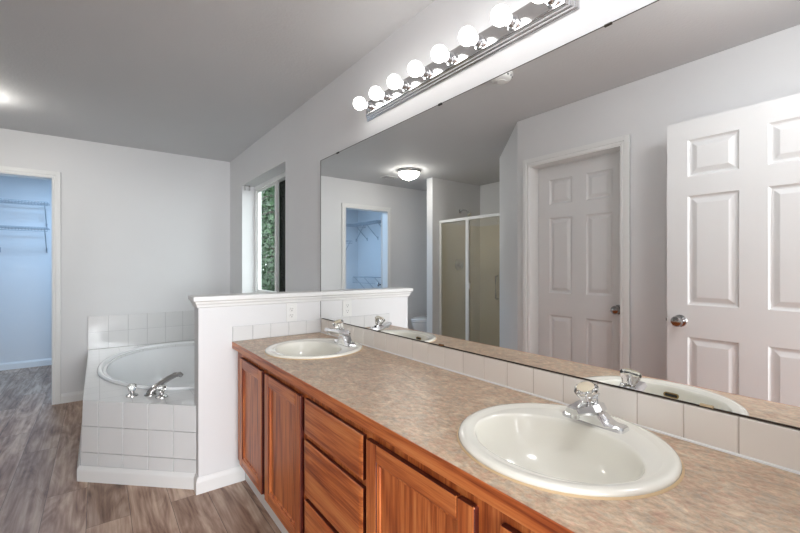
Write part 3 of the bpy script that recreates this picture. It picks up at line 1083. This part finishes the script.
cols_ = [0, 0.102, 0.262, 0.424, 0.582, LA]
rows_ = [0.0, 0.161, 0.315, ZT + 0.001]
g = 0.0016
for i in range(len(cols_) - 1):
    for j in range(3):
        s0, s1 = cols_[i] + (g if i else 0), cols_[i + 1] - g
        z0, z1 = rows_[j] + g, rows_[j + 1] - (g if j < 2 else 0)
        if s1 - s0 < 0.01: continue
        F = lambda s, z, d: apt(s, z, d)
        b.rings([[F(s0, z0, -.012), F(s1, z0, -.012), F(s1, z1, -.012), F(s0, z1, -.012)], [F(s0, z0, -.0015), F(s1, z0, -.0015), F(s1, z1, -.0015), F(s0, z1, -.0015)],
                 [F(s0 + .0015, z0 + .0015, 0), F(s1 - .0015, z0 + .0015, 0), F(s1 - .0015, z1 - .0015, 0), F(s0 + .0015, z1 - .0015, 0)]], True, True)
b.build('apron_tiles', M['tile'], dk)
tl = thing('tub_tile_splash', (-0.6, YB, ZT), 'two rows of white tiles on the back wall behind the tub', 'backsplash')
b = MB()
tiles(b, (-1.278, YB - 0.0085, ZT + 0.001), (1, 0), [0.157] + [0.160] * 6 + [0.155], [0.160, 0.155], 0.008)
b.build('tile_rows', M['tile'], tl)
b = MB(); b.box(-1.277, -0.007, YB - 0.0065, YB - 0.0004, ZT + 0.0005, ZT + 0.315)
b.build('grout_bed', M['grout'], tl)
tl = thing('tub_tile_splash', (0, 3.7, ZT), 'two rows of white tiles below the window beside the tub', 'backsplash')
b = MB()
tiles(b, (-0.0005, YH2 + 0.002, ZT + 0.001), (0, 1), [0.16] * 13 + [0.15], [0.160, 0.155], 0.008)
b.build('tile_rows', M['tile'], tl)
b = MB(); b.box(-0.0065, -0.0004, YH2 + 0.002, YB - 0.01, ZT + 0.0005, ZT + 0.315)
b.build('grout_bed', M['grout'], tl)
tb = thing('bathtub', (tubc[0], tubc[1], 0.05), 'white oval bathtub set into the tiled deck', 'bathtub')
b = MB()
R = []
for a, bb, z in ((.55, .87, -.002), (.588, .905, .0015), (.592, .909, .007), (.590, .907, .014), (.584, .901, .019), (.575, .892, .0205), (.564, .881, .018), (.556, .873, .010), (.550, .866, -.01), (.532, .846, -.06), (.495, .80, -.16), (.465, .755, -.27), (.42, .70, -.33), (.34, .60, -.36), (.15, .3, -.372), (.01, .02, -.374)):
    R.append(tub_ring(a, bb, ZT + z))
b.rings(R, False, True)
b.build('basin', M['tub'], tb, smooth=True, angle=60)

# tub filler
ZD = ZT
def ptub(s, d): return (TX + u.x * s - nrm.x * d, 3.013 + u.y * s - nrm.y * d)
fb = ptub(0.315, 0.150)
tf = thing('tub_faucet', (fb[0], fb[1], ZD), 'chrome roman tub faucet with two clear knobs on the tub deck', 'faucet')
b = MB()
iu = (-nrm.x, -nrm.y)
path = []
for s, z in ((0.0, 0.0), (0.004, 0.016), (0.025, 0.034), (0.06, 0.056), (0.10, 0.075), (0.14, 0.087), (0.165, 0.086), (0.176, 0.074)):
    path.append((fb[0] + iu[0] * s + 0.45 * u.x * s, fb[1] + iu[1] * s + 0.45 * u.y * s, ZD + z))
b.tube(path, [.027, .024, .021, .019, .0175, .0165, .016, .014], 16)
b.lathe([(.034, 0), (.034, .004), (.028, .010)], (fb[0], fb[1], ZD), seg=28)
b.build('spout', M['nickel'], tf, smooth=True)
for s in (-0.098, 0.100):
    hx, hy = fb[0] + u.x * s - iu[0] * 0.03, fb[1] + u.y * s - iu[1] * 0.03
    b = MB(); b.lathe([(.033, 0), (.032, .005), (.020, .012), (.013, .016), (.012, .030)], (hx, hy, ZD), seg=28)
    v = b.build('valve_base', M['nickel'], tf, smooth=True)
    b = MB(); b.lathe([(.013, .029), (.018, .033), (.025, .045), (.027, .056), (.024, .066), (.015, .071)], (hx, hy, ZD), seg=10)
    b.build('knob', M['acrylic'], v)

# ------------------------------------------------------------------ ceiling lamp, smoke alarm, vent
cl = thing('ceiling_light', (-1.91, 3.90, CE), 'flush round ceiling light with alabaster glass bowl near the closet', 'light')
cx, cy = -1.91, 3.90
b = MB(); b.lathe([(.148, -.0005), (.150, -.010), (.145, -.022), (.135, -.030), (.128, -.034)], (cx, cy, CE), seg=40)
b.build('canopy', M['nickel'], cl, smooth=True)
b = MB(); b.lathe([(.128, -.032), (.126, -.045), (.112, -.072), (.085, -.095), (.05, -.108), (.012, -.113)], (cx, cy, CE), seg=40)
b.build('glass_bowl', M['dome'], cl, smooth=True)
b = MB(); b.lathe([(.010, -.112), (.012, -.118), (.006, -.124), (.008, -.132), (.003, -.138)], (cx, cy, CE), seg=16)
b.build('finial', M['nickel'], cl, smooth=True)
sd = thing('smoke_alarm', (-0.834, 1.61, CE), 'round white smoke alarm on the ceiling above the vanity', 'alarm')
b = MB(); b.lathe([(.072, -.0005), (.072, -.012), (.066, -.016), (.063, -.030), (.055, -.038), (.030, -.042), (.028, -.046), (.010, -.047)], (-0.834, 1.61, CE), seg=36)
b.build('housing', M['plastic'], sd, smooth=True)
b = MB()
for k in range(14):
    a = 2 * PI * k / 14
    b.box(-0.834 + .0625 * math.cos(a) - .004, -0.834 + .0625 * math.cos(a) + .004, 1.61 + .0625 * math.sin(a) - .004, 1.61 + .0625 * math.sin(a) + .004, CE - .028, CE - .019)
b.build('vent_slots', M['slot'], sd)
cv = thing('ceiling_vent', (-1.94, 4.35, CE), 'flat metal air vent on the ceiling beyond the round light', 'vent')
b = MB()
b.box(-2.05, -1.83, 4.28, 4.42, CE - 0.006, CE - 0.0005, 0.002)
b.build('vent_frame', M['trim'], cv)
b = MB()
for k in range(6): b.box(-2.035, -1.845, 4.292 + k * 0.02, 4.304 + k * 0.02, CE - 0.0085, CE - 0.006)
b.build('louvers', M['nickel'], cv)

# ------------------------------------------------------------------ closet shelves
def wire_shelf(name, p0, p1, depth_dir, depth, z, label, lip=0.045):
    """wire shelf from p0 to p1 (2D) with its back on that line"""
    t = thing(name, (p0[0], p0[1], z), label, 'shelf')
    P0, P1, D = Vector(p0), Vector(p1), Vector(depth_dir)
    Ld = (P1 - P0).length; U = (P1 - P0) / Ld
    b = MB(); r = 0.0042
    def rod(a, c, rr=r): b.tube([a, c], rr, 6)
    q = lambda s, d, zz: (P0.x + U.x * s + D.x * d, P0.y + U.y * s + D.y * d, zz)
    for d in (0.01, depth * 0.5, depth): rod(q(0, d, z), q(Ld, d, z))
    rod(q(0, depth, z - lip), q(Ld, depth, z - lip))
    b.build('shelf_rails', M['wire'], t)
    b = MB()
    n = int(Ld / 0.028)
    for k in range(n + 1):
        s = Ld * k / n
        b.tube([q(s, 0.01, z + .003), q(s, depth, z + .003), q(s, depth + .001, z - lip)], 0.0018, 4)
    b.build('cross_wires', M['wire'], t)
    for s in (0.03, Ld * 0.5, Ld - 0.03):
        b = MB(); b.tube([q(s, depth - 0.02, z - .004), q(s, 0.012, z - 0.27)], 0.005, 6)
        b.box(q(s, 0.004, 0)[0] - .008, q(s, 0.004, 0)[0] + .008, q(s, 0.004, 0)[1] - .003, q(s, 0.004, 0)[1] + .003, z - .30, z - .24)
        b.build('brace', M['wire'], t)
    return t
wire_shelf('wire_shelf', (-1.69, YC), (-2.89, YC), (0, -1), 0.30, 2.035, 'wire shelf high on the closet back wall, upper of two')
wire_shelf('wire_shelf', (-1.69, YC), (-2.60, YC), (0, -1), 0.30, 1.725, 'wire shelf on the closet back wall, lower of two')
wire_shelf('wire_shelf', (-2.9, YC - 0.32), (-2.9, YB + 0.85), (1, 0), 0.30, 2.035, 'wire shelf along the closet side wall seen in the mirror')
wire_shelf('wire_rack', (-2.9, YC - 0.32), (-2.9, YB + 0.9), (1, 0), 0.30, 1.06, 'low wire rack along the closet side wall seen in the mirror', 0.10)
ar = bpy.data.lights.new('closet_lamp', 'AREA')  # added unseen blue light, stands in for cool daylight in the closet
ar.shape = 'DISK'; ar.size = 0.35; ar.energy = CLOSET; ar.color = (0.42, 0.68, 1.0)
lo = bpy.data.objects.new('closet_lamp', ar); lo.location = (-1.6, 5.7, CE - 0.06); COL.objects.link(lo)

# ------------------------------------------------------------------ shower
XS = -2.5
struct_pan = MB(); struct_pan.box(-3.288, XS + 0.05, 2.87, 4.018, 0.0, 0.05, 0.004)
struct_pan.box(XS - 0.05, XS + 0.05, 2.87, 4.018, 0.05, 0.11, 0.008)
tag(struct_pan.build('shower_pan', M['tub'], None, (-2.85, 3.4, 0)), 'white shower floor pan with raised curb', 'shower pan')
sw = MB()
sw.box(-3.288, -3.28, 2.875, 4.012, 0.05, 1.84); sw.box(-3.28, XS - 0.04, 4.011, 4.019, 0.05, 1.84); sw.box(-3.28, XS - 0.04, 2.869, 2.877, 0.05, 1.84)
tag(sw.build('shower_surround', M['surround'], None, (-2.85, 3.4, 0.05)), 'beige shower wall surround behind the glass', 'shower surround')
se = thing('shower_door', (XS, 3.44, 0.11), 'white framed shower enclosure with two obscure glass panels', 'shower door')
b = MB()
z1 = 1.872
b.box(XS - 0.018, XS + 0.018, 2.871, 4.018, z1 - 0.035, z1, 0.003)
b.box(XS - 0.015, XS + 0.015, 3.99, 4.018, 0.11, z1 - 0.035, 0.003); b.box(XS - 0.015, XS + 0.015, 2.871, 2.895, 0.11, z1 - 0.035, 0.003)
b.box(XS - 0.015, XS + 0.015, 2.895, 3.99, 0.11, 0.135, 0.003)
b.box(XS - 0.016, XS + 0.016, 3.488, 3.538, 0.135, z1 - 0.035, 0.003)
b.build('frame', M['trim'], se)
for y0, y1 in ((3.538, 3.99), (2.895, 3.488)):
    b = MB(); b.box(XS - 0.003, XS + 0.003, y0, y1, 0.135, z1 - 0.035)
    b.build('glass_panel', M['shower_glass'], se)
b = MB(); b.box(XS + 0.016, XS + 0.04, 3.452, 3.484, 0.97, 1.05, 0.004)
b.build('handle', M['trim'], se)
sh = thing('overhead_shower', (-2.88, 4.02, 2.0), 'chrome shower head on the wall above the glass enclosure', 'shower head')
b = MB(); b.tube([(-2.88, 4.018, 2.03), (-2.88, 3.96, 2.045), (-2.88, 3.90, 2.03), (-2.88, 3.87, 2.00)], 0.010, 10)
b.lathe([(.028, 0), (.024, .006), (.012, .01)], (-2.88, 4.019, 2.03), (0, -1, 0), 20)
b.build('arm', M['chrome'], sh, smooth=True)
b = MB(); b.lathe([(.012, 0), (.018, .02), (.032, .045), (.030, .05)], (-2.88, 3.875, 2.01), (0, -0.6, -0.8), 24)
b.build('spray_head', M['chrome'], sh, smooth=True)
sv = thing('shower_valve', (-2.85, 4.01, 1.28), 'round metal shower valve on the surround behind the glass', 'valve')
b = MB(); b.lathe([(.085, 0), (.082, .006), (.03, .012), (.026, .04), (.022, .06)], (-2.85, 4.010, 1.28), (0, -1, 0), 32)
b.build('escutcheon', M['nickel'], sv, smooth=True)
b = MB(); b.tube([(-2.85, 3.952, 1.28), (-2.80, 3.94, 1.235)], 0.009, 10)
b.build('lever', M['nickel'], sv, smooth=True)
gb = thing('grab_bar', (-3.28, 3.68, 0.8), 'slim grab bar on the shower back wall behind the glass', 'grab bar')
b = MB(); b.tube([(-3.279, 3.68, 1.12), (-3.23, 3.68, 1.12), (-3.23, 3.68, 0.80), (-3.279, 3.68, 0.80)], 0.013, 10)
b.build('bar', M['nickel'], gb, smooth=True)

# ------------------------------------------------------------------ toilet
ty = 4.47
to = thing('toilet', (-2.8, ty, 0), 'white toilet in the corner beyond the shower partition', 'toilet')
def egg(cx, a_f, a_b, w, z, n=40):
    out = []
    for i in range(n):
        t = 2 * PI * i / n
        c, s_ = math.cos(t), math.sin(t)
        out.append((cx + (a_f if c > 0 else a_b) * c, ty + w * s_, z))
    return out
b = MB()
bx = -2.72
b.rings([egg(bx, .20, .22, .11, 0.0), egg(bx, .19, .22, .10, .03), egg(bx, .20, .20, .10, .14), egg(bx, .25, .20, .13, .25), egg(bx, .30, .22, .165, .36), egg(bx, .325, .23, .182, .43), egg(bx, .325, .23, .182, .455), egg(bx, .25, .16, .12, .455), egg(bx, .20, .12, .09, .36), egg(bx, .08, .05, .04, .26)], True, True)
b.build('bowl', M['tub'], to, smooth=True)
b = MB()
b.rings([egg(bx, .325, .225, .184, .457), egg(bx, .335, .23, .190, .463), egg(bx, .335, .23, .190, .476), egg(bx, .325, .225, .184, .482)], True, True)
b.rings([egg(bx, .325, .225, .184, .484), egg(bx, .335, .23, .190, .489), egg(bx, .33, .228, .187, .500), egg(bx, .29, .20, .16, .506)], True, True)
b.build('seat_lid', M['tub'], to, smooth=True)
b = MB(); b.box(-3.15, -2.955, ty - .22, ty + .22, .44, .80, .02); b.box(-3.16, -2.945, ty - .23, ty + .23, .80, .83, .01)
b.build('tank', M['tub'], to)

# the far side of the room is set back a little further than it was drawn
for o in bpy.data.objects:
    if o.parent is None and o.name.split('.')[0] in ('wall_shower', 'wall_partition', 'shower_pan', 'shower_surround', 'shower_door', 'overhead_shower', 'shower_valve', 'grab_bar', 'toilet'):
        o.location.x -= 0.044
for o in bpy.data.objects:
    if '_base' in o: del o['_base']
